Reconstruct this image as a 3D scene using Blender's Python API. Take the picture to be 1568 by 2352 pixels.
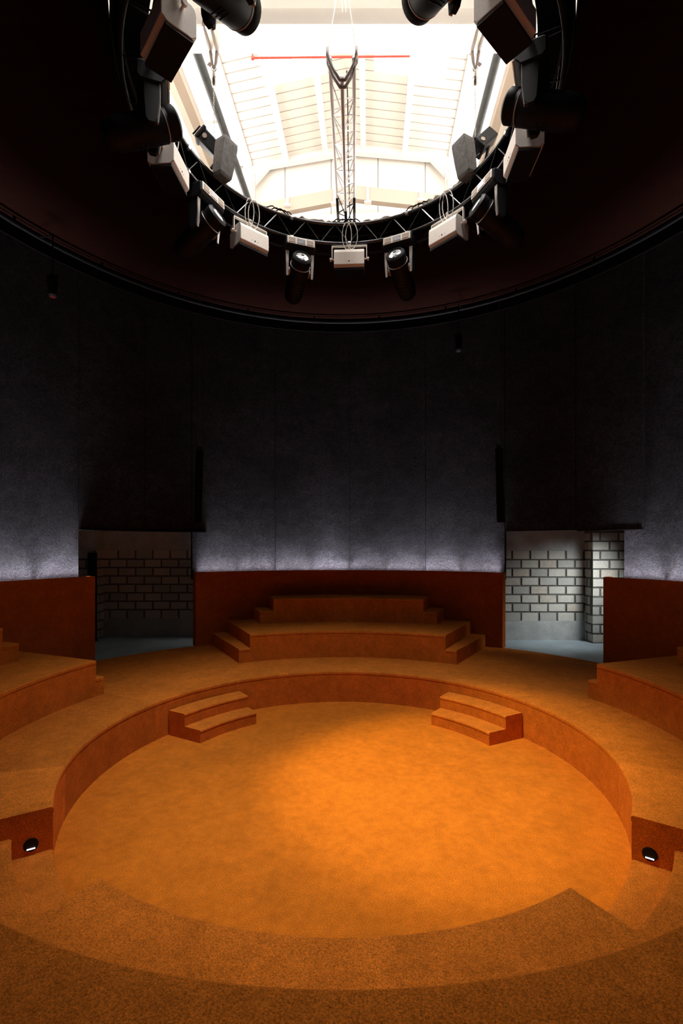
import bpy, bmesh, math, random
from mathutils import Vector, Matrix
for o in list(bpy.data.objects): bpy.data.objects.remove(o)
S = bpy.context.scene
COL = S.collection
R = math.radians
sin, cos, pi = math.sin, math.cos, math.pi
random.seed(7)

# ------------------------------------------------------------------ camera
CAM = Vector((0.137, -5.35, 2.61))
YAW = R(1.58)
cd = bpy.data.cameras.new('camera'); cam = bpy.data.objects.new('camera', cd); COL.objects.link(cam)
cam.location = CAM; cam.rotation_euler = (R(90), 0, YAW)
cd.sensor_width = 36; cd.lens = 17.0
cd.shift_y = 78 / 2352
cd.clip_start = .02
S.camera = cam

# ------------------------------------------------------------------ world, light, exposure
w = bpy.data.worlds.new('world'); S.world = w; w.use_nodes = True
w.node_tree.nodes['Background'].inputs[0].default_value = (.55, .6, .7, 1)
w.node_tree.nodes['Background'].inputs[1].default_value = .0004
S.view_settings.view_transform = 'Standard'; S.view_settings.look = 'None'
S.view_settings.exposure = 0; S.view_settings.gamma = 1; S.view_settings.use_curve_mapping = False

def area(name, loc, size, energy, color, target, size_y=None, spread=180):
    l = bpy.data.lights.new(name, 'AREA'); l.energy = energy; l.color = color
    l.shape = 'RECTANGLE'; l.size = size; l.size_y = size_y or size; l.spread = R(spread)
    o = bpy.data.objects.new(name, l); COL.objects.link(o); o.location = loc
    d = Vector(target) - Vector(loc); o.rotation_euler = d.to_track_quat('-Z', 'Y').to_euler()
    return o
# frames: C = camera axis frame (blockwork), B = hall above
def Cf(x, d, z): return Vector((CAM.x + x*cos(YAW) - d*sin(YAW), CAM.y + x*sin(YAW) + d*cos(YAW), z))
BA = R(-1.72)
def Bf(x, d, a): return Vector((CAM.x + x*cos(BA) - d*sin(BA), CAM.y + x*sin(BA) + d*cos(BA), CAM.z + a))
area('roof_daylight', Bf(-.05, 4.5, 11.8), 3.0, 1250, (1.0, .95, .92), (.1, .3, 0), 3.0)
for x_ in (-2.7, 1.6):
    area('hall_fill_light', Bf(x_, 7.6, 5.6), .8, 90, (1.0, .95, .90), Bf(-.4, 7.2, 7.2), .8)  # added fill lights, out of view, brightening the beam and straight truss
def spot(loc, target, energy, size, blend, color, soft=.12):
    sp = bpy.data.lights.new('stage_spot', 'SPOT'); sp.energy = energy; sp.color = color; sp.spot_size = R(size); sp.spot_blend = blend; sp.shadow_soft_size = soft
    so = bpy.data.objects.new('stage_spot', sp); COL.objects.link(so); so.location = loc
    so.rotation_euler = (Vector(target) - so.location).to_track_quat('-Z', 'Y').to_euler()
spot((-1.72, -.55, 6.62), (1.3, .0, 0), 2400, 39, .75, (1, .78, .25))
spot((-.35, 1.75, 6.62), (.35, -1.5, 0), 620, 50, 1, (1, .82, .42))
area('corridor_lamp_right', Cf(5.9, 9.4, 2.75), .7, 12.5, (.95, .97, 1.0), Cf(4.7, 10.8, 1.1), .7, spread=72)
area('corridor_lamp_left', Cf(-2.7, 10.75, 2.5), .4, .15, (1.0, .93, .70), Cf(-5.2, 10.9, 1.2), .4)

# ------------------------------------------------------------------ materials
def mat(name, color, rough=.6, metal=0, noise=None, bump=0, bscale=60, spec=.5, emit=None, estr=0, stretch=(1,1,1)):
    """noise = list of (scale, amount) brightness variation of the thing's own colour"""
    m = bpy.data.materials.new(name); m.use_nodes = True
    nt = m.node_tree; b = nt.nodes['Principled BSDF']
    b.inputs['Base Color'].default_value = (*color, 1); b.inputs['Roughness'].default_value = rough
    b.inputs['Metallic'].default_value = metal; b.inputs['Specular IOR Level'].default_value = spec
    tc = nt.nodes.new('ShaderNodeNewGeometry')
    mp = nt.nodes.new('ShaderNodeMapping'); mp.inputs['Scale'].default_value = stretch
    nt.links.new(tc.outputs['Position'], mp.inputs['Vector'])
    if noise:
        last = None
        for sc, am in noise:
            n = nt.nodes.new('ShaderNodeTexNoise'); n.inputs['Scale'].default_value = sc; n.inputs['Detail'].default_value = 3
            nt.links.new(mp.outputs[0], n.inputs['Vector'])
            r = nt.nodes.new('ShaderNodeMapRange'); r.inputs[1].default_value = .3; r.inputs[2].default_value = .7
            r.inputs[3].default_value = 1-am; r.inputs[4].default_value = 1+am
            nt.links.new(n.outputs[0], r.inputs[0])
            if last is None: last = r.outputs[0]
            else:
                mu = nt.nodes.new('ShaderNodeMath'); mu.operation = 'MULTIPLY'
                nt.links.new(last, mu.inputs[0]); nt.links.new(r.outputs[0], mu.inputs[1]); last = mu.outputs[0]
        v = nt.nodes.new('ShaderNodeVectorMath'); v.operation = 'SCALE'
        v.inputs[0].default_value = color; nt.links.new(last, v.inputs['Scale'])
        nt.links.new(v.outputs[0], b.inputs['Base Color'])
    if bump:
        n = nt.nodes.new('ShaderNodeTexNoise'); n.inputs['Scale'].default_value = bscale; n.inputs['Detail'].default_value = 4
        nt.links.new(mp.outputs[0], n.inputs['Vector'])
        bp = nt.nodes.new('ShaderNodeBump'); bp.inputs['Strength'].default_value = bump; bp.inputs['Distance'].default_value = .01
        nt.links.new(n.outputs[0], bp.inputs['Height']); nt.links.new(bp.outputs[0], b.inputs['Normal'])
    if emit:
        b.inputs['Emission Color'].default_value = (*emit, 1); b.inputs['Emission Strength'].default_value = estr
    return m
def carpet(name, k=1.0, col=(.60, .172, .020)):
    c = tuple(x*k for x in col)
    return mat(name, c, 1, 0, [(140, .46), (13, .09), (5, .09), (1.6, .07)], .7, 150, spec=.1)
M = {}
M['carpet'] = carpet('orange_carpet')
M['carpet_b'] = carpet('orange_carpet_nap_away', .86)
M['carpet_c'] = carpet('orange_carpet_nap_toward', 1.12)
M['carpet_pit'] = carpet('orange_carpet_pit', 1.0, (.60, .170, .014))
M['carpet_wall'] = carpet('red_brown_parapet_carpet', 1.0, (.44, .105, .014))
M['velvet'] = mat('brown_ceiling_cloth', (.016, .004, .002), .95, 0, [(5, .15)], spec=.1)
M['felt'] = mat('dark_grey_felt', (.025, .0245, .0275), 1, 0, [(45, .55), (16, .25), (4, .16), (1.0, .22)], 1, 60, spec=.1, stretch=(1, 1, 1.4))
M['black'] = mat('black_cloth', (.006, .006, .007), .9, spec=.1)
M['blackm'] = mat('black_satin_housing', (.007, .007, .008), .55, 0, spec=.2)
M['blackp'] = mat('black_powder_coat', (.07, .07, .072), .22, .85)
M['lgrey'] = mat('light_grey_paint', (.80, .74, .67), .5, 0, [(70, .06)])
M['trim'] = mat('grey_arm_trim', (.50, .46, .43), .4, .1)
M['mast'] = mat('white_truss_paint', (.92, .90, .88), .5)
M['tan'] = mat('tan_filter_mesh', (.38, .30, .24), .7, 0, [(300, .3)])
M['glass'] = mat('lens_glass', (.75, .78, .82), .12, .9)
M['disp'] = mat('display_glass', (.5, .52, .56), .15, .6)
M['steel'] = mat('steel', (.45, .43, .42), .3, 1)
M['alu'] = mat('aluminium_tube', (.55, .53, .51), .35, .7)
M['cloth'] = mat('crumpled_beige_cloth', (.30, .25, .20), .9, 0, [(25, .4)], .8, 40)
M['bag'] = mat('grey_bag_fabric', (.10, .095, .09), .85, 0, [(20, .3)], .4, 30)
M['white'] = mat('white_painted_steel', (.86, .84, .80), .6)
M['sheet'] = mat('cream_roof_sheet', (.80, .74, .66), .6)
M['joint'] = mat('roof_sheet_joint', (.45, .40, .34), .7)
M['beige'] = mat('beige_steel', (.50, .41, .33), .6)
M['cream'] = mat('cream_panel', (.84, .78, .70), .7)
M['joint_pale'] = mat('pale_panel_joint', (.62, .57, .50), .7)
M['dkgrey'] = mat('dark_grey_pipe_paint', (.05, .058, .06), .5, 0, [(6, .3)])
M['red'] = mat('red_pipe_paint', (.75, .07, .04), .4)
M['strap'] = mat('grey_webbing', (.28, .25, .235), .8)
M['concrete'] = mat('grey_concrete', (.36, .38, .36), .85, 0, [(3, .18), (25, .08)], .2, 30)
M['cfloor'] = mat('power_floated_concrete', (.30, .37, .40), .45, 0, [(2.2, .15), (14, .07)])
M['block'] = mat('concrete_block', (.46, .46, .40), .95, 0, [(130, .25), (18, .06)], .6, 120)
M['block_b'] = mat('concrete_block_dark', (.36, .37, .33), .95, 0, [(130, .25), (18, .06)], .6, 120)
M['block_c'] = mat('concrete_block_warm', (.44, .41, .34), .95, 0, [(130, .25), (18, .1), (5, .12)], .6, 120)
M['mortar'] = mat('dark_mortar', (.10, .10, .088), .95, 0, [(40, .2)])
M['led'] = mat('white_led', (.8, .8, .8), .5, emit=(.95, .88, 1), estr=9)
M['pane'] = mat('daylight_pane_and_glare', (.8, .8, .8), .5, emit=(1, .97, .95), estr=3.8)  # emission shared by side-wall daylight panes and the added roof glare sheets
M['step_led'] = mat('step_light_slot', (.8, .8, .8), .5, emit=(1, .93, .97), estr=6)

# ------------------------------------------------------------------ builders
class MB:
    def __init__(s): s.v = []; s.f = []
    def add(s, vs, fs):
        n = len(s.v); s.v += [tuple(v) for v in vs]; s.f += [tuple(i+n for i in f) for f in fs]; return s
    def box(s, c, size, M3=None):
        x, y, z = (q/2 for q in size); c = Vector(c)
        vs = [Vector((a*x, b*y, e*z)) for a in (-1, 1) for b in (-1, 1) for e in (-1, 1)]
        if M3 is not None: vs = [M3 @ v for v in vs]
        return s.add([c+v for v in vs], [(0,1,3,2),(4,6,7,5),(0,4,5,1),(2,3,7,6),(0,2,6,4),(1,5,7,3)])
    def tube(s, pts, r, n=8, closed=False):
        pts = [Vector(p) for p in pts]; N = len(pts); rings = []
        for i, p in enumerate(pts):
            a = pts[(i-1) % N] if (closed or i) else p; b = pts[(i+1) % N] if (closed or i < N-1) else p
            t = (b-a).normalized()
            up = Vector((0, 0, 1)) if abs(t.z) < .95 else Vector((1, 0, 0))
            u = t.cross(up).normalized(); v = u.cross(t)
            rr = r[i] if isinstance(r, (list, tuple)) else r
            rings.append([p+u*(rr*cos(2*pi*k/n))+v*(rr*sin(2*pi*k/n)) for k in range(n)])
        vs = [q for g in rings for q in g]; fs = []
        for i in range(N if closed else N-1):
            j = (i+1) % N
            for k in range(n): fs.append((i*n+k, i*n+(k+1) % n, j*n+(k+1) % n, j*n+k))
        if not closed: fs += [tuple(range(n))[::-1], tuple((N-1)*n+k for k in range(n))]
        return s.add(vs, fs)
    def sector(s, prof, p0, p1, n=None):
        """closed (r,z) profile swept about the hall's axis; angle 0 = +Y, clockwise positive; degrees"""
        n = n or max(2, int(abs(p1-p0)/2)); m = len(prof); vs = []
        for i in range(n+1):
            a = R(p0+(p1-p0)*i/n)
            vs += [(r*sin(a), r*cos(a), z) for r, z in prof]
        fs = []
        for i in range(n):
            for k in range(m):
                q = (k+1) % m; fs.append((i*m+k, i*m+q, (i+1)*m+q, (i+1)*m+k))
        if abs(abs(p1-p0)-360) > .01: fs += [tuple(range(m)), tuple(n*m+k for k in range(m))[::-1]]
        return s.add(vs, fs)
    def lathe(s, prof, M4=None, n=24):
        vs = []; m = len(prof)
        for i in range(n):
            a = 2*pi*i/n
            for r, z in prof:
                v = Vector((r*cos(a), r*sin(a), z)); vs.append(M4 @ v if M4 is not None else v)
        fs = [(i*m+k, i*m+k+1, ((i+1) % n)*m+k+1, ((i+1) % n)*m+k) for i in range(n) for k in range(m-1)]
        fs += [tuple(i*m for i in range(n))[::-1], tuple(i*m+m-1 for i in range(n))]
        return s.add(vs, fs)
    def prism(s, poly, x0, x1, ax=0):
        """2D polygon extruded along local x (poly in y,z) or y (poly in x,z)"""
        m = len(poly)
        f = (lambda x, a, b: (x, a, b)) if ax == 0 else (lambda x, a, b: (a, x, b))
        vs = [f(x0, a, b) for a, b in poly]+[f(x1, a, b) for a, b in poly]
        return s.add(vs, [tuple(range(m)), tuple(range(m, 2*m))[::-1]]+[(k, (k+1) % m, m+(k+1) % m, m+k) for k in range(m)])
    def build(s, name, m, parent=None, bevel=0, smooth=False, world=True):
        off = Vector((0, 0, 0))
        if parent is not None and world:
            p = parent
            while p is not None: off += p.location; p = p.parent
        me = bpy.data.meshes.new(name); me.from_pydata([tuple(Vector(v)-off) for v in s.v], [], s.f); me.materials.append(m)
        bm = bmesh.new(); bm.from_mesh(me); bmesh.ops.recalc_face_normals(bm, faces=bm.faces); bm.to_mesh(me); bm.free()
        if smooth:
            for p in me.polygons: p.use_smooth = True
        o = bpy.data.objects.new(name, me); COL.objects.link(o)
        if parent is not None: o.parent = parent
        if bevel:
            b = o.modifiers.new('bevel', 'BEVEL'); b.width = bevel; b.segments = 2; b.limit_method = 'ANGLE'
        return o
def sm_auto(o, ang=35):
    for p in o.data.polygons: p.use_smooth = True
    o.data.set_sharp_from_angle(angle=R(ang)); return o
def tag(o, label=None, cat=None, group=None, kind=None):
    if label: o['label'] = label
    if cat: o['category'] = cat
    if group: o['group'] = group
    if kind: o['kind'] = kind
    return o
def thing(name, loc=(0, 0, 0), label=None, cat=None, group=None, kind=None):
    o = bpy.data.objects.new(name, None); COL.objects.link(o); o.location = loc; o.empty_display_size = .1
    return tag(o, label, cat, group, kind)
def P(r, phi, z=0): return Vector((r*sin(R(phi)), r*cos(R(phi)), z))
def copy_tree(o, parent=None):
    c = o.copy(); COL.objects.link(c)
    if parent is not None: c.parent = parent
    for ch in list(KIDS.get(o.name, [])): copy_tree_child(ch, c)
    return c
def copy_tree_child(ch, p):
    d = ch.copy(); COL.objects.link(d); d.parent = p
    for g in KIDS.get(ch.name, []): copy_tree_child(g, d)
KIDS = {}
def kids_index():
    KIDS.clear()
    for o in bpy.data.objects:
        if o.parent: KIDS.setdefault(o.parent.name, []).append(o)

# ------------------------------------------------------------------ floor and raised ring
PR = 2.75; ZP = .51; WR = 5.85; WTOP = 7.82
fl = MB().sector([(0, 0), (2.752, 0), (2.752, -.1), (0, -.1)], 0, 360, 120).build('floor', M['carpet_pit']); tag(fl, kind='structure')
cf = MB().sector([(5.705, .505), (13, .505), (13, .3), (5.705, .3)], 0, 360, 90).build('corridor_floor', M['cfloor']); tag(cf, kind='structure')

def nosed(r0, r1, z0, z1, b=.022, seam=.055):
    """block profile with a soft carpeted nose at the inner top edge and a fold line below it"""
    pr = [(r0, z0), (r0, z1-seam-.006), (r0+.007, z1-seam), (r0-.004, z1-seam+.008), (r0-.005, z1-b)]
    for k in range(1, 5):
        a = pi/2*k/4; pr.append((r0-.005+b-b*cos(a), z1-b+b*sin(a)))
    return pr+[(r1, z1), (r1, z0)]
ring = thing('stage_surround', (0, 2.9, 0), 'orange carpeted raised ring round the sunken round stage floor', 'platform')
for a, b, mm in ((-67, -16.5, 'carpet'), (-16.5, 17.5, 'carpet'), (17.5, 66, 'carpet'), (66, 103, 'carpet'), (103, 123.5, 'carpet_c'), (-107, -67, 'carpet_b'), (-123.5, -107, 'carpet_c'), (148, 212, 'carpet')):
    o = MB().sector(nosed(PR, 5.7, 0, ZP), a, b, int((b-a)/1.0)).build('carpet_section', M[mm], ring); sm_auto(o)
    if mm == 'carpet_b': tag(o, 'carpet section with darker nap beside the left seats')
for sg in (1, -1):
    side = 'right' if sg > 0 else 'left'
    st = thing('aisle_stair', P(2.9, sg*135.7), f'orange carpeted steps leaving the round floor through the gap at the {side} edge', 'stair')
    a, b = sg*123.5, sg*148
    sm_auto(MB().sector(nosed(2.752, 3.03, 0, .17), a, b, 25).build('step', M['carpet'], st))
    sm_auto(MB().sector(nosed(3.03, 3.33, 0, .34), a, b, 25).build('step', M['carpet'], st))
    sm_auto(MB().sector(nosed(3.33, 5.7, 0, ZP), a, b, 25).build('landing', M['carpet'], st))
    # step light on the shaded end face
    pos = P(2.87 if sg > 0 else 2.90, sg*123.5, .25)
    nrm = Vector((cos(R(sg*123.5)), -sin(R(sg*123.5)), 0))*sg       # increasing angle side
    q = nrm.to_track_quat('Z', 'Y').to_matrix()
    sl = thing('step_light', pos, f'round black step light with a white glowing slot low on the {side} aisle wall', 'light', 'step lights beside the aisle stairs')
    M4 = Matrix.Translation(pos) @ q.to_4x4()
    MB().lathe([(0, -.02), (.052, -.02), (.052, .004), (.044, .008), (0, .008)], M4, 28).build('housing', M['blackm'], sl)
    s = MB().box(pos+nrm*.010-Vector((0, 0, .028)), (.056, .004, .007), Matrix(((nrm.y, nrm.x, 0), (-nrm.x, nrm.y, 0), (0, 0, 1)))).build('light_slot', M['step_led'], sl)
    tag(s, 'white glowing slot')

# small loose stairs in the pit
def loose_stair(p0, p1, side):
    pc = (p0+p1)/2
    st = thing('loose_stair', P(2.4, pc), f'orange carpeted two-step stair unit against the pit wall, {side}', 'stair', None)
    pr = lambda r0, r1, z0, z1: nosed(r0, r1, z0, z1, .02, .04)
    sm_auto(MB().sector(pr(2.145, 2.435, 0, .17), p0, p1, 24).build('step', M['carpet'], st))
    sm_auto(MB().sector(pr(2.435, 2.735, 0, .34), p0, p1, 24).build('step', M['carpet'], st))
loose_stair(-62.6, -37.5, 'back left of the round floor')
loose_stair(35.7, 61.8, 'back right of the round floor')

# seat banks
def bank(pc, w1, w1s, w2, w2s, r1, r2, label):
    bk = thing('seating_bank', P((r1+5.6)/2, pc, ZP), label, 'seating')
    def sec(name, a, b, r, z1, z0, end=5.64):
        return sm_auto(MB().sector(nosed(r, end, z0, z1), pc+a, pc+b, max(4, int(abs(b-a)/1.2))).build(name, M['carpet'], bk))
    sec('lower_tier', -w1, w1, r1, 1.01, ZP)
    for s in (1, -1):
        if w1s: sec('side_step', s*w1, s*w1s, r1, .76, ZP)
        if w2s: sec('side_step', s*w2, s*w2s, r2, 1.26, 1.01)
    if w2: sec('upper_tier', -w2, w2, r2, 1.51, 1.01)
    return bk
bank(0, 27.7, 30.8, 18.5, 21.8, 3.78, 4.86, 'orange carpeted two-tier seating with corner steps at the far side of the ring')
bank(-90, 20.6, 22.5, 12.5, 15.4, 3.71, 4.70, 'orange carpeted two-tier seating along the left edge of the photo')
bank(90, 20.9, 23.1, 12.5, 15.6, 3.66, 4.62, 'orange carpeted two-tier seating along the right edge of the photo')
bank(180, 30, None, 18.5, 21.8, 3.60, 4.86, 'orange carpeted nearest seating tier across the bottom of the photo')

# ------------------------------------------------------------------ drum wall: felt panels, parapets
def wall_part(name, ranges, zlo, zhi, r=WR):
    """backing + felt panels; ranges = list of panel angle limits"""
    wl = thing(name, P(r, (ranges[0]+ranges[-1])/2, zlo), kind='structure')
    MB().sector([(r+.03, zlo), (r+.09, zlo), (r+.09, zhi), (r+.03, zhi)], ranges[0], ranges[-1]).build('wall_backing', M['black'], wl)
    for a, b in zip(ranges, ranges[1:]):
        g = .045
        j = random.uniform(-.004, .004)
        MB().sector([(r+j, zlo), (r+.03, zlo), (r+.03, zhi), (r+j, zhi)], a+g, b-g, max(3, int((b-a)/1.5))).build('felt_panel', M['felt'], wl)
    return wl
wall_part('wall_back', [-34.5, -16.6, .2, 17.2, 34], 1.90, WTOP)
wall_part('wall_left', [-124, -107, -90, -73, -56.1], 1.90, WTOP)
wall_part('wall_right', [56.1, 73, 90, 107, 124], 1.90, WTOP)
wall_part('wall_front', [146, 163, 180, 197, 214], 1.90, WTOP)
wall_part('wall_above_left_doorway', [-56.1, -44, -34.5], 2.92, WTOP)
wall_part('wall_above_right_doorway', [34, 45, 56.1], 2.96, WTOP)
wall_part('wall_above_right_rear_doorway', [124, 135, 146], 2.92, WTOP)
wall_part('wall_above_left_rear_doorway', [214, 225, 236], 2.92, WTOP)
for a, b, zb, lb in ((34.2, 47.8, 2.925, 'dark felt board hung over the right doorway, its left half'), (47.95, 59.5, 2.90, 'dark felt board hung over the right doorway, its right half')):
    o = thing('hanging_felt_board', P(5.81, (a+b)/2, zb), lb, 'panel', 'felt boards over the right doorway')
    MB().sector([(5.80, zb), (5.84, zb), (5.84, 7.7), (5.80, 7.7)], a, b, 10).build('felt_sheet', M['felt'], o)
    MB().sector([(5.795, zb-.012), (5.84, zb-.012), (5.84, zb-.001), (5.795, zb-.001)], a+.2, b-.2, 10).build('bottom_rail', M['blackm'], o)
o = MB().sector([(5.79, 2.900), (5.95, 2.900), (5.95, 2.918), (5.79, 2.918)], -56, -31.5, 12).build('lintel_board', M['black'])
tag(o, 'thin black lintel edge over the dark left doorway', 'lintel')

def parapet(a, b, label):
    pp = thing('parapet', P(5.7, (a+b)/2, ZP), label, 'low wall')
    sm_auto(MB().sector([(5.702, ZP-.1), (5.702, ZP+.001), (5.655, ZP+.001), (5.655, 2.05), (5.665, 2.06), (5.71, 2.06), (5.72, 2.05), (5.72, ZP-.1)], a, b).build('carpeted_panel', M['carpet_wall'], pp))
    for s, e in ((a, a+.6), (b-.6, b)):
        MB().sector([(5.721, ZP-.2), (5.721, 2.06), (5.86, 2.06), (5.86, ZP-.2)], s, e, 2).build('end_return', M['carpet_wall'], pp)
    led = MB().sector([(5.735, 1.93), (5.765, 1.93), (5.765, 1.94), (5.735, 1.94)], a+.8, b-.8).build('led_strip', M['led'], pp)
    tag(led, 'white glowing strip behind the parapet')
    tr = MB().sector([(5.721, 1.90), (5.849, 1.90), (5.849, 1.925), (5.721, 1.925)], a+.7, b-.7).build('light_trough', M['lgrey'], pp)
    n = round((b-a-1.6)/8.5)
    for k in range(n):
        m_ = a+.8+(b-a-1.6)*(k+.5)/n
        u = random.uniform(.65, 1.2)
        for e_, sprd, lean in ((4.2, 180, .0), (11.5, 50, .2)):
            al = bpy.data.lights.new('strip_lamp', 'AREA'); al.shape = 'RECTANGLE'; al.size = .78; al.size_y = .03; al.spread = R(sprd); al.color = (.96, .91, 1.0); al.energy = e_*u
            ao = bpy.data.objects.new('strip_lamp', al); COL.objects.link(ao); ao.location = P(5.752, m_, 1.945)
            dr = P(lean, m_, 1.0); ta = P(1, m_+90); Z = -dr.normalized(); Y = Z.cross(ta); X = Y.cross(Z)
            ao.rotation_euler = Matrix((X, Y, Z)).transposed().to_euler()
    return pp
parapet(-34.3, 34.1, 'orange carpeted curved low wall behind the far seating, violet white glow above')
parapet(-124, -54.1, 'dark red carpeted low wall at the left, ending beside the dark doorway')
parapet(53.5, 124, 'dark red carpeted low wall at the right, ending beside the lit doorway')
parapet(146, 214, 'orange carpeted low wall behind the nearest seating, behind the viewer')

# ceiling
ce = thing('ceiling', (0, 0, 7.8), kind='structure')
for k in range(12):
    a = 15+30*k
    MB().sector([(2.34, 7.60), (3.2, 7.80), (5.94, 7.86), (5.94, 7.90), (3.2, 7.84), (2.34, 7.64)], a+.012, a+29.988, 15).build('ceiling_panel', M['velvet'], ce)
MB().sector([(2.34, 7.65), (3.2, 7.86), (5.94, 7.92), (5.94, 7.95), (3.2, 7.89), (2.34, 7.68)], 0, 360, 90).build('ceiling_deck', M['cream'], ce)
MB().sector([(2.31, 7.36), (2.325, 7.36), (2.325, 7.68), (2.31, 7.68)], 0, 360, 90).build('oculus_skirt', M['black'], ce)
rail = thing('curtain_rail', (0, 5.72, 7.62), 'black round rail and valance where the brown ceiling meets the felt wall', 'rail')
MB().tube([P(5.62, k*4, 7.68) for k in range(90)], .03, 8, True).build('rail_tube', M['blackm'], rail)
MB().sector([(5.70, 7.50), (5.72, 7.50), (5.72, 7.80), (5.70, 7.80)], 0, 360, 120).build('valance', M['black'], rail)
for k in range(24):
    MB().box(P(5.62, 7+15*k, 7.745), (.03, .03, .10)).build('rail_bracket', M['blackm'], rail)

# ------------------------------------------------------------------ blockwork corridors
def block_wall(name, O, ux, L, zt=2.50, rows=8, row0=.94, start=.0, thick=.12, band=True, endcut=True):
    """O = start corner (world, z ignored), ux = unit direction along wall, normal = towards the viewer"""
    ux = Vector((ux[0], ux[1], 0)).normalized(); nn = Vector((ux.y, -ux.x, 0))
    wl = thing(name, (O.x, O.y, ZP), kind='structure')
    Rm = Matrix(((ux.x, nn.x, 0), (ux.y, nn.y, 0), (0, 0, 1)))
    def bx(mb, x0, x1, y0, y1, z0, z1):
        c = Vector((O.x, O.y, 0))+ux*((x0+x1)/2)+nn*((y0+y1)/2)+Vector((0, 0, (z0+z1)/2))
        return mb.box(c, (x1-x0, y1-y0, z1-z0), Rm)
    bx(MB(), 0, L, -thick, -.012, .3, 3.6).build('mortar_bed', M['mortar'], wl)
    if row0 > ZP+.02: bx(MB(), 0, L, -.012, .002, ZP-.1, row0-.002).build('concrete_plinth', M['concrete'], wl)
    if band: bx(MB(), 0, L, -.012, .004, zt+.004, 2.96).build('concrete_band', M['concrete'], wl)
    h = (zt-row0)/rows
    for i in range(rows):
        z0 = row0+i*h; x = -.8 + (.2 if i % 2 else 0) + start
        gap = .038
        zlo = z0+gap/2 if not (i == 0 and row0 > ZP+.02) else z0-.001
        zhi = z0+h-gap/2 if not (i == rows-1 and band) else z0+h+.003
        while x < L:
            x0 = max(x+gap/2, 0); x1 = min(x+.4-gap/2, L)
            if x1-x0 > .03 and x1 > 0:
                j = random.uniform(-.004, .006); x0 += random.uniform(0, .006); x1 -= random.uniform(0, .006)
                bx(MB(), x0, x1, -.012, j+.001, zlo+random.uniform(-.003, .003), zhi+random.uniform(-.003, .003)).build('block', M[random.choice(('block', 'block', 'block_c', 'block_b'))], wl)
            x += .4
    return wl
cx = (cos(YAW), sin(YAW)); fwd = Vector((-sin(YAW), cos(YAW), 0))
def neg(v): return (-v[0], -v[1])
# right corridor: back wall, pier side, pier front
block_wall('wall_corridor_right', Cf(2.9, 10.8, 0), cx, 2.53, start=.31)
block_wall('wall_pier_right_side', Cf(5.43, 10.8, 0)+Vector((0, 0, 0)), tuple((-fwd).xy), .34, row0=.51, rows=12, zt=2.91, start=.1, band=False)
block_wall('wall_pier_right', Cf(5.43, 10.455, 0), cx, 1.6, row0=.51, rows=12, zt=2.91, start=.36, band=False)
# left corridor
block_wall('wall_corridor_left', Cf(-5.56, 11.2, 0), cx, 2.9, start=.19)
block_wall('wall_pier_left_side', Cf(-5.50, 10.8, 0), tuple(fwd.xy), .42, row0=.51, rows=10, zt=2.51, start=.2)
block_wall('wall_pier_left', Cf(-7.0, 10.8, 0), cx, 1.5, row0=.51, rows=10, zt=2.51, start=.1)
po = thing('steel_post', Cf(-5.50, 10.66, ZP), 'black steel post beside the block pier in the dark left doorway', 'post')
MB().box(Cf(-5.49, 10.66, ZP+.98), (.14, .14, 1.94), Matrix.Rotation(YAW, 3, 'Z')).build('shaft', M['blackm'], po)
MB().box(Cf(-5.49, 10.66, ZP+.006), (.18, .18, .012), Matrix.Rotation(YAW, 3, 'Z')).build('foot_plate', M['blackm'], po)
for a, b, sd in ((33, 62, 'right'), (-62, -33, 'left')):
    o = MB().sector([(5.97, 3.25), (8.6, 3.25), (8.6, 3.3), (5.97, 3.3)], a, b, 12).build('ceiling_corridor_'+sd, M['concrete']); tag(o, kind='structure')

o = MB().box(Cf(-.2, 12.6, 1.9), (.12, 2.7, 3.4), Matrix.Rotation(YAW, 3, 'Z')).build('corridor_light_block', M['concrete']); tag(o, kind='structure')  # unseen wall added to keep right corridor light out of the left one

# ------------------------------------------------------------------ column loudspeakers
for sg, sd in ((1, 'right'), (-1, 'left')):
    ph = 34.6*sg; base = P(5.40, ph, 3.08)
    top = P(5.28, ph, 4.56)
    axis = (top-base).normalized(); out = P(1, ph); tan = Vector((cos(R(ph)), -sin(R(ph)), 0)); nrm = tan.cross(axis)
    Rm = Matrix((tan, nrm, axis)).transposed()
    t = thing('column_speaker', base, f'slim black column loudspeaker hanging on wires over the {sd} doorway edge', 'speaker', 'hanging column speakers')
    c = (base+top)/2
    MB().box(c, (.12, .13, (top-base).length), Rm).build('cabinet', M['blackm'], t, bevel=.008)
    s_in = -1 if nrm.dot(out) > 0 else 1
    MB().box(c+nrm*(s_in*.067), (.10, .008, (top-base).length-.06), Rm).build('grille', M['black'], t)
    MB().box(top+axis*.03, (.06, .05, .06), Rm).build('hanging_bracket', M['blackp'], t)
    for k in (-.02, .02):
        MB().tube([top+axis*.05+tan*k, Vector((top.x, top.y, 7.78))+tan*k*.5], .003, 5).build('suspension_wire', M['steel'], t)
    MB().lathe([(0, 0), (.02, 0), (.02, .05), (0, .05)], Matrix.Translation(top+axis*.08), 10).build('shackle', M['steel'], t)

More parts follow.
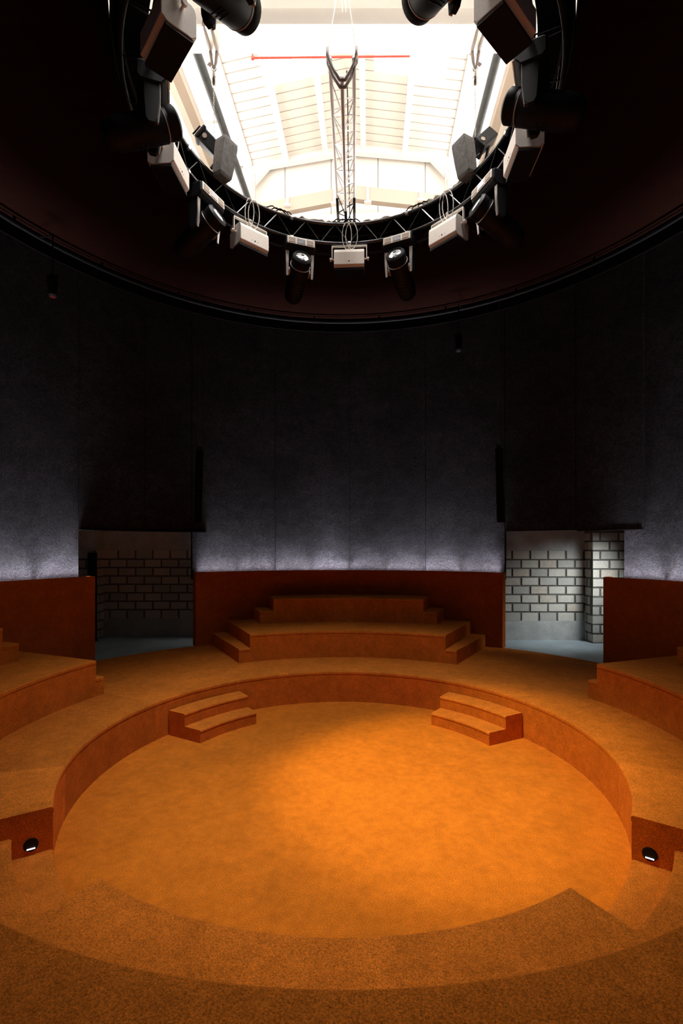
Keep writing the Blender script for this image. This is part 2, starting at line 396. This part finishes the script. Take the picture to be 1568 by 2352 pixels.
# small dark spots under the rail
for (x, y, z), lab, mm in (((-4.72, 2.30, 6.62), 'small black spotlight with a red reflection coloured into its lens hanging by the wall at far left', 'red'), ((2.28, 4.72, 6.64), 'small black spotlight hanging under the rail right of the centre', 'glass')):
    t = thing('hanging_spotlight', (x, y, z), lab, 'spotlight')
    MB().lathe([(0, 0), (.05, 0), (.07, .02), (.07, .26), (.05, .3), (0, .3)], Matrix.Translation((x, y, z)), 20).build('housing', M['blackm'], t, smooth=False)
    MB().lathe([(0, -.004), (.045, -.004), (.045, .002), (0, .002)], Matrix.Translation((x, y, z)), 20).build('lens', mat('dull_lens_'+mm, (.12, .02, .02) if mm == 'red' else (.05, .05, .05), .1), t)  # reddish reflection put into the left lens colour
    MB().box((x, y, z+.34), (.18, .03, .02)).box((x-.08, y, z+.25), (.012, .03, .2)).box((x+.08, y, z+.25), (.012, .03, .2)).build('yoke', M['blackm'], t)
    rr = math.hypot(x, y); e = (x/rr*5.6, y/rr*5.6, 7.68)
    MB().tube([(x, y, z+.35), (x, y, 7.6), e], .012, 6).build('drop_pole', M['blackm'], t)

# ------------------------------------------------------------------ ring truss
ZL, ZU, RI, RO = 7.18, 7.47, 1.96, 2.24
FPH = 1.6     # angular offset of the rig
tr = thing('ring_truss', (0, 0, ZL), 'black circular lighting truss framing the bright opening', 'truss')
for r in (RI, RO):
    for z in (ZL, ZU):
        sm_auto(MB().tube([P(r, k*3, z) for k in range(120)], .025, 10, True).build('chord', M['blackp' if r == RI else 'blackm'], tr), 60)
NB = 28
for k in range(NB):
    a = FPH+360/NB*k; h = 180/NB
    for i, (p, q) in enumerate(((P(RI, a, ZL), P(RI, a+h, ZU)), (P(RI, a+h, ZU), P(RI, a+2*h, ZL)), (P(RO, a+h*.5, ZL), P(RO, a+h*1.5, ZU)), (P(RI, a, ZL), P(RO, a, ZL)), (P(RI, a+h, ZU), P(RO, a+h, ZU)))):
        MB().tube([p, q], .008, 6).build('brace', M['blackp'], tr)
    if k % 4 == 2:
        MB().tube([P(RI, a-.6, ZL), P(RI, a+.6, ZL)], .031, 10).build('joint_sleeve', M['steel'], tr)
        MB().tube([P(RI, a-.6, ZU), P(RI, a+.6, ZU)], .031, 10).build('joint_sleeve', M['steel'], tr)
cv = MB().sector([(2.0, ZU+.028), (2.312, ZU+.028), (2.312, ZU+.036), (2.0, ZU+.036)], 0, 360, 120).build('truss_cover', M['black']); tag(cv, 'black cloth cover laid over the top of the circular truss', 'cloth')
# cloth rolls lying on the ring
def cloth(a0, a1, r, rad, lab):
    n = int(abs(a1-a0)/1.5)+2; pts = []; rs = []
    for i in range(n):
        t = i/(n-1); pts.append(P(r+random.uniform(-.02, .02), a0+(a1-a0)*t, ZU+.038+rad+random.uniform(-.006, .012)))
        rs.append(rad*random.uniform(.75, 1.15)*(.5+.5*min(1, 8*min(t, 1-t))))
    o = MB().tube(pts, rs, 10).build('cloth_roll', M['cloth'], smooth=True); tag(o, lab, 'cloth', 'cloth rolls on the ring truss')
cloth(-22, -3, 2.04, .030, 'crumpled beige cloth roll on the far ring truss, left of the straight truss')
cloth(7, 24, 2.04, .028, 'crumpled beige cloth roll on the far ring truss, right of the straight truss')
cloth(34, 58, 2.05, .040, 'crumpled cloth roll on the right side of the ring, left of the hoist')
cloth(70, 92, 2.06, .045, 'crumpled cloth roll on the right side of the ring, beyond the right hoist')
cloth(-62, -84, 2.06, .045, 'crumpled cloth roll on the left side of the ring, behind the left hoist')
# loose cables lying on the ring
for a0, lab in ((-31, 'black cables looped on the ring truss above the back left flood lamp'), (-2, 'black cables looped on the far ring truss at the foot of the straight truss'), (30, 'black cables looped on the ring truss at back right'), (84, 'black cables looped on the ring truss by the right moving light')):
    t = thing('cable_loops', P(2.0, a0, ZU+.05), lab, 'cable', 'cable loops on the ring')
    for j in range(3):
        pts = [P(1.99+.03*j+.02*sin(i*1.3), a0-5+j*2+i*.9, ZU+.05+(.05+.02*j)*sin(pi*i/12)) for i in range(13)]
        MB().tube(pts, .008, 6).build('cable', M['blackm'], t)

# straight triangular truss across the opening
stt = thing('straight_truss', Vector((0, 0, CAM.z+5.09)), 'white triangular lattice truss spanning the opening above the ring, black at its far end', 'truss')
W2 = .128
def tp(i, y): return Vector(((-W2, 0, W2)[i], y, CAM.z+(5.20, 5.0, 5.20)[i]))
YJ = 1.85
for i in range(3):
    MB().tube([tp(i, -.2), tp(i, YJ)], .021, 10).build('chord', M['mast'], stt, smooth=True)
    MB().tube([tp(i, YJ), tp(i, 2.28 if i == 1 else 2.44)], .021, 10).build('black_chord', M['blackm'], stt, smooth=True)
for i, j in ((0, 2), (0, 1), (1, 2)):
    MB().tube([tp(i, 2.42 if i != 1 else 2.27), tp(j, 2.42 if j != 1 else 2.27)], .012, 6).build('end_brace', M['blackm'], stt)
y = 2.2; k = 0
while y > .1:
    mm = M['blackm'] if y > YJ else M['mast']
    for (i, j) in ((0, 1), (1, 2), (0, 2)):
        MB().tube([tp(i, y), tp(j, y-.215)], .008, 6).build('brace', mm, stt)
        if (i, j) != (0, 2): MB().tube([tp(j, y-.215), tp(i, y-.43)], .007, 6).build('brace', mm, stt)
        if y < YJ: MB().tube([tp(i, y), tp(j, y)], .009, 6).build('rung', mm, stt)
    y -= .43
MB().tube([Vector((.06, 2.2, CAM.z+5.10)), Vector((.05, 1, CAM.z+5.12)), Vector((.055, .2, CAM.z+5.10)), Vector((.05, -.15, CAM.z+5.11))], .007, 6).build('power_cable', M['blackm'], stt)
sg_ = thing('lifting_sling', Vector((0, -.15, CAM.z+5.05)), 'grey webbing sling wrapped in a V round the straight truss', 'sling')
for yy in (-.12, -.20):
    pts = [(-.155, yy, CAM.z+5.38), (-.155, yy, CAM.z+5.30), (-.10, yy, CAM.z+5.16), (-.02, yy, CAM.z+5.035), (.03, yy, CAM.z+5.035), (.09, yy, CAM.z+5.13), (.155, yy, CAM.z+5.30), (.155, yy, CAM.z+5.38)]
    MB().tube(pts, .018, 6).build('strap', M['strap'], sg_, smooth=True)
MB().tube([(-.155, -.16, CAM.z+5.38), (-.03, -.05, CAM.z+6.3), (-.02, .9, CAM.z+6.98)], .006, 6).tube([(.155, -.16, CAM.z+5.38), (.03, -.05, CAM.z+6.3), (.02, .9, CAM.z+6.98)], .006, 6).build('strap', M['mast'], sg_)

sg_.location.z -= .07

# ------------------------------------------------------------------ lamps on the ring (local: x tangent, y outward, z up; origin at lower chord)
def moving_head():
    t = thing('moving_head_light', (0, 0, 0))
    b = lambda mb, n, m, **k: mb.build(n, m, t, world=False, **k)
    base = b(MB().prism([(-.14, -.19), (-.14, -.075), (-.11, -.06), (.11, -.06), (.14, -.08), (.14, -.21), (.10, -.25), (-.09, -.25)], -.225, .225), 'base', M['blackm'], bevel=.02)
    fr = b(MB().prism([(-.158, -.178), (-.150, -.072), (-.14, -.072), (-.14, -.178)], -.205, .205), 'front_panel', M['lgrey'], bevel=.006)
    for x0, x1, m, n in ((-.185, -.085, 'tan', 'filter'), (-.06, .06, 'disp', 'display'), (.085, .185, 'tan', 'filter')):
        MB().prism([(-.162, -.160), (-.156, -.092), (-.150, -.092), (-.152, -.160)], x0, x1).build(n, M[m], fr, world=False)
    for x in (-.13, .13):
        b(MB().box((x, 0, -.045), (.05, .07, .03)).tube([(x-.018, 0, 0), (x+.018, 0, 0)], .034, 12), 'clamp', M['blackm'])
    for s in (-1, 1):
        b(MB().prism([(-.075, -.20), (.075, -.20), (.07, -.40), (.055, -.58), (.03, -.62), (-.03, -.62), (-.055, -.58), (-.075, -.40)], s*.165, s*.215), 'yoke_arm', M['blackm'], bevel=.008)
        b(MB().add([(s*.165, -.081, -.20), (s*.215, -.081, -.20), (s*.208, -.080, -.42), (s*.170, -.080, -.42), (s*.200, -.062, -.60), (s*.172, -.062, -.60),
                    (s*.165, -.070, -.20), (s*.215, -.070, -.20), (s*.208, -.070, -.42), (s*.170, -.070, -.42), (s*.200, -.050, -.60), (s*.172, -.050, -.60)],
                   [(0, 1, 2, 3), (3, 2, 4, 5), (6, 9, 8, 7), (9, 11, 10, 8), (0, 6, 7, 1), (5, 4, 10, 11), (0, 3, 9, 6), (3, 5, 11, 9), (1, 7, 8, 2), (2, 8, 10, 4)]), 'arm_trim', M['trim'])
        b(MB().tube([(s*.140, 0, -.50), (s*.166, 0, -.50)], .055, 16), 'pivot', M['trim'])
    # head: axis points inward (-y) and up
    e = R(27)
    ax = Vector((0, -cos(e), sin(e)))
    M4 = Matrix.Translation((0, 0, -.50)) @ ax.to_track_quat('Z', 'Y').to_matrix().to_4x4()
    sm_auto(b(MB().lathe([(0, -.48), (.08, -.48), (.12, -.44), (.142, -.34), (.147, -.05), (.147, .10), (.140, .125), (.136, .15), (0, .15)], M4, 32), 'head', M['blackm']))
    hd = [o for o in COL.objects if o.parent == t][-1]
    sm_auto(MB().lathe([(.10, .15), (.134, .15), (.142, .165), (.142, .235), (.122, .255), (.105, .262), (.105, .25), (.10, .25)], M4, 32).build('lens_ring', M['blackm'], hd, world=False))
    MB().lathe([(.1465, .108), (.1495, .110), (.1495, .116), (.1465, .118)], M4, 32).build('bright_band', M['trim'], hd, world=False)
    MB().lathe([(0, .240), (.104, .240), (.09, .252), (.05, .262), (0, .265)], M4, 28).build('lens', M['glass'], hd, world=False, smooth=True)
    for i in range(3):
        MB().box(M4 @ Vector((0, .147*-1, -.22+i*.05)), (.10, .006, .008), M4.to_3x3()).build('vent_rib', M['blackp'], hd, world=False)
    return t
def flood():
    t = thing('flood_light', (0, 0, 0))
    b = lambda mb, n, m, **k: mb.build(n, m, t, world=False, **k)
    body = b(MB().prism([(-.15, -.395), (-.15, -.215), (-.138, -.175), (-.105, -.15), (.05, -.145), (.15, -.21), (.15, -.395), (.10, -.43), (-.11, -.43)], -.225, .225), 'housing', M['lgrey'], bevel=.008)
    MB().box((0, 0, -.434), (.41, .20, .006)).build('front_glass', M['blackm'], body, world=False)
    MB().prism([(-.12, -.431), (-.12, -.46), (.11, -.46), (.11, -.431), (.10, -.431), (.10, -.45), (-.11, -.45), (-.11, -.431)], -.225, .225).build('front_frame', M['blackm'], body, world=False)
    for x, r in ((-.045, .004), (0, .010), (.045, .004)):
        MB().tube([(x, -.1495, -.35), (x, -.153, -.35)], r, 12).build('screw', M['blackm'], body, world=False)
    b(MB().box((0, -.02, -.055), (.53, .04, .016)).box((-.26, -.02, -.15), (.014, .04, .19)).box((.26, -.02, -.15), (.014, .04, .19)), 'bracket', M['lgrey'], bevel=.003)
    for s in (-1, 1):
        b(MB().tube([(s*.225, -.02, -.25), (s*.29, -.02, -.25)], .012, 10).tube([(s*.27, -.02, -.25), (s*.295, -.02, -.25)], .025, 10), 'knob', M['lgrey'])
    b(MB().box((0, 0, -.035), (.045, .05, .04)).tube([(-.02, 0, 0), (.02, 0, 0)], .033, 12), 'clamp', M['steel'])
    for s, a in ((-1, .07), (1, .09)):
        pts = [(s*.035+a*cos(2*pi*i/16), -.06-.02*sin(2*pi*i/16), .08+.19*sin(2*pi*i/16)) for i in range(16)]
        b(MB().tube(pts, .006, 6, True), 'safety_cable', M['lgrey'])
    return t
mh = moving_head(); fd = flood(); kids_index()
heads = [(-22.5, 'black moving head light left of the centre flood lamp, its lens bright'), (22.5, 'black moving head light right of the centre flood lamp'),
         (-67.5, 'black moving head light tilted on the left side of the ring, between two flood lamps'), (67.5, 'black moving head light tilted on the right side of the ring, between two flood lamps'),
         (-112.5, 'large black moving head light at the left edge of the bright opening'), (112.5, 'large black moving head light at the right edge of the bright opening'),
         (-157.5, 'moving head light cut by the top edge of the photo, left'), (157.5, 'moving head light cut by the top edge of the photo, right')]
floods = [(0, 'light grey flood lamp in its yoke at the middle of the far ring'), (-45, 'light grey flood lamp tilted at back left of the ring'), (45, 'light grey flood lamp tilted at back right of the ring'),
          (-90, 'grey flood lamp seen edge-on at the left of the ring, under the left hoist'), (90, 'grey flood lamp seen edge-on at the right of the ring, under the right hoist'),
          (-135, 'large dark diamond-shaped flood lamp near the top left of the opening'), (135, 'large dark diamond-shaped flood lamp near the top right of the opening')]
for proto, lst, cat, grp in ((mh, heads, 'stage light', 'moving head lights round the ring truss'), (fd, floods, 'flood light', 'flood lamps round the ring truss')):
    for i, (ph, lab) in enumerate(lst):
        o = proto if i == 0 else copy_tree(proto)
        a = ph+FPH
        o.location = P(RI, a, ZL); o.rotation_euler = (0, 0, -R(a)); tag(o, lab, cat, grp)

# ------------------------------------------------------------------ chains, hoists, bags
for sx, px, sd in ((-1, 491, 'left'), (1, 1091, 'right')):
    dc = 6.50; X = (px-784)/1110.7*dc
    top = lambda a, dx=0, dd=0: Cf(X+dx, dc+dd, CAM.z+a)
    ch = thing('chain_hoist_hook', top(6.15), f'steel hook block and chain hanging from webbing slings, {sd} side of the opening', 'hook', 'hoist chains')
    pts = []
    a = 5.45; n = 0
    mb = MB()
    while a < 6.2:
        q = [top(a+.016*cos(2*pi*k/8)*1.3, .008*sin(2*pi*k/8) if n % 2 else 0, 0 if n % 2 else .008*sin(2*pi*k/8)) for k in range(8)]
        mb.tube(q, .0032, 4, True); a += .031; n += 1
    c_ = mb.build('chain', M['steel'], ch); tag(c_, kind='stuff')
    sm_auto(MB().lathe([(0, -.13), (.018, -.13), (.032, -.10), (.034, -.04), (.028, -.035), (.028, -.02), (.034, -.015), (.034, .05), (.02, .075), (0, .08)], Matrix.Translation(top(6.30)), 16).build('hook_block', M['steel'], ch))
    MB().tube([top(6.375+.045*(1-cos(2*pi*k/12))/2*1.6, .03*sin(2*pi*k/12)) for k in range(12)], .009, 6, True).build('hook', M['steel'], ch)
    sl = thing('webbing_sling', top(6.5), f'grey webbing sling from beam to hook, {sd} side of the opening', 'sling', 'webbing slings on the cross beam')
    for dx in (-.045, .045):
        MB().tube([top(6.40), top(6.50, dx*.6), top(6.63, dx, -.01)], [.010, .020, .024], 6).build('strap', M['strap'], sl, smooth=True)
        MB().tube([top(6.63, dx, .0), top(6.66, dx, .055), top(7.06, dx, .06), top(7.09, dx, -.14), top(7.06, dx, -.34), top(6.66, dx, -.335), top(6.63, dx, -.1), top(6.63, dx, 0)], .018, 6).build('strap', M['strap'], sl, smooth=True)
    MB().box(top(6.47, -sx*-.055), (.05, .012, .05), Matrix.Rotation(R(40), 3, 'Y')).build('tag_flap', M['strap'], sl)
    # hoist motor
    hc = top(5.36, sx*.03, -.02) if sx < 0 else top(5.42, .12, -.02)
    Rm = Matrix.Rotation(R(42 if sx < 0 else -48), 3, 'Y') @ Matrix.Rotation(R(15), 3, 'Z')
    hm = thing('chain_hoist', hc, f'black chain hoist motor with carrying handle standing on the {sd} side of the ring', 'hoist', 'hoist motors on the ring')
    MB().box(hc, (.32, .17, .17), Rm).build('motor_body', M['blackm'], hm, bevel=.02)
    hx = -1
    MB().box(hc+Rm @ Vector((hx*.17, 0, 0)), (.05, .20, .20), Rm).build('end_cover', M['blackm'], hm, bevel=.02)
    MB().tube([hc+Rm @ Vector(v) for v in ((hx*.19, 0, -.07), (hx*.25, 0, -.07), (hx*.25, 0, .07), (hx*.19, 0, .07))], .012, 8).build('handle', M['blackp'], hm)
    MB().tube([hc+Rm @ Vector((hx*.10, -.085, 0)), hc+Rm @ Vector((hx*.10, -.092, 0))], .03, 16).build('badge', M['tan'], hm)
    MB().tube([hc+Rm @ Vector((.16, 0, 0)), hc+Vector((0, 0, -.30))], .02, 8).build('mount', M['blackm'], hm)
    # chain bag
    bx_ = ((515, 370) if sx < 0 else (1068, 368)); db = 6.35
    bc = Cf((bx_[0]-784)/1110.7*db, db, CAM.z+(1254-bx_[1])/1110.7*db)
    bg = thing('chain_bag', bc, f'grey fabric chain bag hanging beside the {sd} hoist', 'bag', 'chain bags beside the hoists')
    Rb = Matrix.Rotation(R(8 if sx < 0 else -8), 3, 'Y') @ Matrix.Rotation(R(35*sx), 3, 'Z')
    vs = []
    for z, s in ((-.24, .085), (-.20, .10), (0, .11), (.20, .115), (.25, .11)):
        vs += [bc+Rb @ Vector((u*s*.85, v*s, z)) for u, v in ((-1, -1), (1, -1), (1, 1), (-1, 1))]
    fs = [(i*4+k, i*4+(k+1) % 4, i*4+4+(k+1) % 4, i*4+4+k) for i in range(4) for k in range(4)]+[(0, 1, 2, 3), (16, 17, 18, 19)]
    MB().add(vs, fs).build('bag_body', M['bag'], bg, bevel=.012)
    MB().box(bc+Rb @ Vector((0, -.102, .13)), (.10, .004, .05), Rb).build('label_patch', M['lgrey'], bg)
    MB().tube([bc+Rb @ Vector((0, 0, .25)), bc+Rb @ Vector((.0, .0, .30)), hc], .010, 6).build('chain_guide', M['blackm'], bg)

# ------------------------------------------------------------------ hall above
RB = Matrix.Rotation(BA, 3, 'Z')
def bbox(mb, x0, x1, d0, d1, a0, a1): return mb.box(Bf((x0+x1)/2, (d0+d1)/2, (a0+a1)/2), (x1-x0, d1-d0, a1-a0), RB)
XL, XR, XC = -3.9, 2.57, -.62
def ra(x): return 12.95+.55*(1-abs(x-XC)/3.25)-.25       # roof underside height
roof = thing('roof', Bf(XC, 12, 13), kind='structure')
def slab(x0, x1, d0, d1, lift, th):
    mb = MB(); vs = []
    for x in (x0, x1):
        for d in (d0, d1):
            for e in (0, th): vs.append(Bf(x, d, ra(x)+lift+e))
    return mb.add(vs, [(0,1,3,2),(4,6,7,5),(0,4,5,1),(2,3,7,6),(0,2,6,4),(1,5,7,3)])
d = 16.0
while d > 8.2:
    for x0, x1 in ((XL, XC), (XC, XR)):
        if d < 13.5:                                     # glowing sheets added in place of lens glare
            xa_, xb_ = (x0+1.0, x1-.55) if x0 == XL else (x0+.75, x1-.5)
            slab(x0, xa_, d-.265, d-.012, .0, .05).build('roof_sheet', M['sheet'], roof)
            slab(xa_+.005, xb_-.005, d-.265, d-.012, .0, .05).build('glare_sheet', M['pane'], roof)
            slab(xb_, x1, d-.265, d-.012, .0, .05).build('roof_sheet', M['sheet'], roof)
        else: slab(x0, x1, d-.265, d-.012, .0, .05).build('roof_sheet', M['sheet'], roof)
    d -= .29
for x0, x1 in ((XL, XC), (XC, XR)):
    slab(x0, x1, 8.0, 16.1, .025, .05).build('roof_backing', M['joint'], roof)
for x in (-2.75, -1.45, -.2, 1.15):
    bbox(MB(), x-.085, x+.085, 8.2, 16, ra(x)-.16, ra(x)-.002).build('purlin', M['white'], roof)
for x in (XL, XR):
    bbox(MB(), x-.03, x+.03, 8.2, 16, ra(x)-.05, ra(x)+.02).build('flashing', M['alu'], roof)
gw = thing('wall_gable', Bf(XC, 16.2, 7), kind='structure')
mb = MB()
nx = 7
for k in range(nx):
    x0 = -6+11*k/nx; x1 = -6+11*(k+1)/nx
    bbox(MB(), x0+.01, x1-.01, 16.25, 16.32, 5.6, 13.4).build('wall_sheet', M['cream'], gw)
bbox(MB(), -6, 5, 16.34, 16.4, 5.6, 13.6).build('wall_backing', M['joint_pale'], gw)
# portal frame
pf = thing('portal_frame', Bf(XC, 16, 5.5), 'white steel portal frame across the hall end, seen through the opening', 'frame')
def beam2(x0, a0, x1, a1, h, d0, d1):
    vs = [Bf(x, dd, a+e) for x, a in ((x0, a0), (x1, a1)) for dd in (d0, d1) for e in (0, h)]
    return MB().add(vs, [(0,1,3,2),(4,6,7,5),(0,4,5,1),(2,3,7,6),(0,2,6,4),(1,5,7,3)])
beam2(XL-.2, 12.55, XC, 13.0, .32, 15.9, 16.1).build('rafter', M['white'], pf)
beam2(XC, 13.0, XR+.2, 12.55, .32, 15.9, 16.1).build('rafter', M['white'], pf)
for x, s in ((XL, -1), (XR, 1)):
    bbox(MB(), min(x, x+s*.28), max(x, x+s*.28), 15.85, 16.15, 5.6, 12.9).build('column', M['white'], pf)
    vs = [Bf(x, dd, a) for dd in (15.93, 16.07) for a in (12.6, 12.0)]+[Bf(x-s*.6, dd, 12.66) for dd in (15.93, 16.07)]
    MB().add(vs, [(0, 1, 4), (2, 5, 3), (0, 2, 3, 1), (0, 4, 5, 2), (1, 3, 5, 4)]).build('haunch', M['white'], pf)
    MB().tube([Bf(x-s*.12, 15.8, 5.6), Bf(x-s*.12, 15.8, 12.3)], .025, 6).build('conduit', M['alu'], pf)
# low girt band
gb = thing('gable_girt', Bf(XC, 15.7, 11), 'beige angled girt low on the end wall behind the ring', 'beam')
beam2(-3.85, 10.5, XC+.1, 11.0, .42, 15.3, 15.5).build('girt', M['beige'], gb)
beam2(XC+.1, 11.0, 2.8, 10.5, .42, 15.3, 15.5).build('girt', M['beige'], gb)
for x in (-1.1, -.05, -2.6, 1.6):
    bbox(MB(), x-.035, x+.035, 15.24, 15.36, 10.85, 11.4).build('cleat', M['white'], gb)
    bbox(MB(), x-.11, x+.11, 15.2, 15.36, 10.80, 10.85).build('cleat', M['white'], gb)
bbox(MB(), -3.85, 2.8, 14.9, 15.2, 9.6, 10.25).build('lower_girt', M['white'], gb)
# side walls, eaves, crane beams, dark pipes
for s, x, xp, xb0, xb1, xb2, sd in ((-1, XL, -.349*10.6, -.40*10.2, -.421*10.2, -.437*10.2, 'left'), (1, XR, .2605*10.6, .291*10.2, .312*10.2, .328*10.2, 'right')):
    wl = thing('wall_hall_'+sd, Bf(x+s*.8, 12, 5), kind='structure')
    xo = x+s*.75
    for k in range(8):
        bbox(MB(), min(xo, xo+s*.06), max(xo, xo+s*.06), 4+1.53*k+.01, 4+1.53*(k+1)-.01, 5.6, 10.3).build('wall_sheet', M['cream'], wl)
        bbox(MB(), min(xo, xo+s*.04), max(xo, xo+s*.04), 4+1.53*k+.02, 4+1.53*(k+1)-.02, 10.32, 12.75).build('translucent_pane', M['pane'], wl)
    bbox(MB(), min(x, xo), max(x, xo), 4, 16, 12.75, 12.85).build('eaves_soffit', M['white'], wl)
    pp = thing('dark_pipe', Bf(xp, 12, 10.6), f'dark grey pipe running along the {sd} side of the hall above', 'pipe', 'dark pipes along the hall sides')
    MB().tube([Bf(xp, 4, 10.6), Bf(xp, 8, 10.6), Bf(xp, 15.2, 10.6)], .10, 12).build('pipe_run', M['dkgrey'], pp, smooth=True)
    for dd in (6, 9, 12, 15):
        bbox(MB(), min(xp, x+s*.75), max(xp, x+s*.75), dd-.04, dd+.04, 10.70, 10.76).build('wall_bracket', M['white'], pp)
    cb = thing('runway_beam', Bf(xb1, 12, 10.2), f'beige runway beam with pale flange along the {sd} wall of the hall above', 'beam', 'runway beams')
    bbox(MB(), min(xb0, xb1), max(xb0, xb1), 4, 15.85, 10.2, 10.45).build('web_box', M['beige'], cb)
    bbox(MB(), min(xb1, xb2), max(xb1, xb2), 4, 15.85, 10.2, 10.24).build('flange', M['cream'], cb)
# red sprinkler pipe
rp = thing('red_pipe', Bf(-.5, 11.7, 11.85), 'thin red sprinkler pipe with an elbow crossing under the roof', 'pipe')
ap = (1254-133)/1110.7
xa = Cf((580-784)/1110.7*11.6, 11.6, CAM.z+ap*11.6); xb = Cf((941-784)/1110.7*11.6, 11.6, CAM.z+(1254-129)/1110.7*11.6)
MB().tube([xa, xb], .022, 8).build('pipe_run', M['red'], rp)
MB().tube([xa, xa+Vector((0, 0, .20))], .020, 8).build('pipe_drop', M['red'], rp)
for t_ in (.12, .5, .88):
    q = xa.lerp(xb, t_); MB().tube([q, q+Vector((0, 0, 1.35))], .008, 6).build('hanger_rod', M['white'], rp)
for q in (xa, xa+Vector((0, 0, .2))):
    MB().lathe([(0, -.03), (.035, -.03), (.035, .03), (0, .03)], Matrix.Translation(q), 10).build('fitting', M['red'], rp)
# cross beam that carries the hoists
cbm = thing('cross_beam', Cf(0, 6.5, CAM.z+6.7), 'wide pale steel beam crossing above the ring that carries the two slings', 'beam')
RC = Matrix.Rotation(YAW, 3, 'Z')
for nm_, z_, wy, hz, mm in (('bottom_flange', 6.665, .34, .03, 'cream'), ('web', 6.86, .06, .36, 'white'), ('top_flange', 7.055, .34, .03, 'white')):
    MB().box(Cf(-.05, 6.36, CAM.z+z_), (7.2, wy, hz), RC).build(nm_, M[mm], cbm)
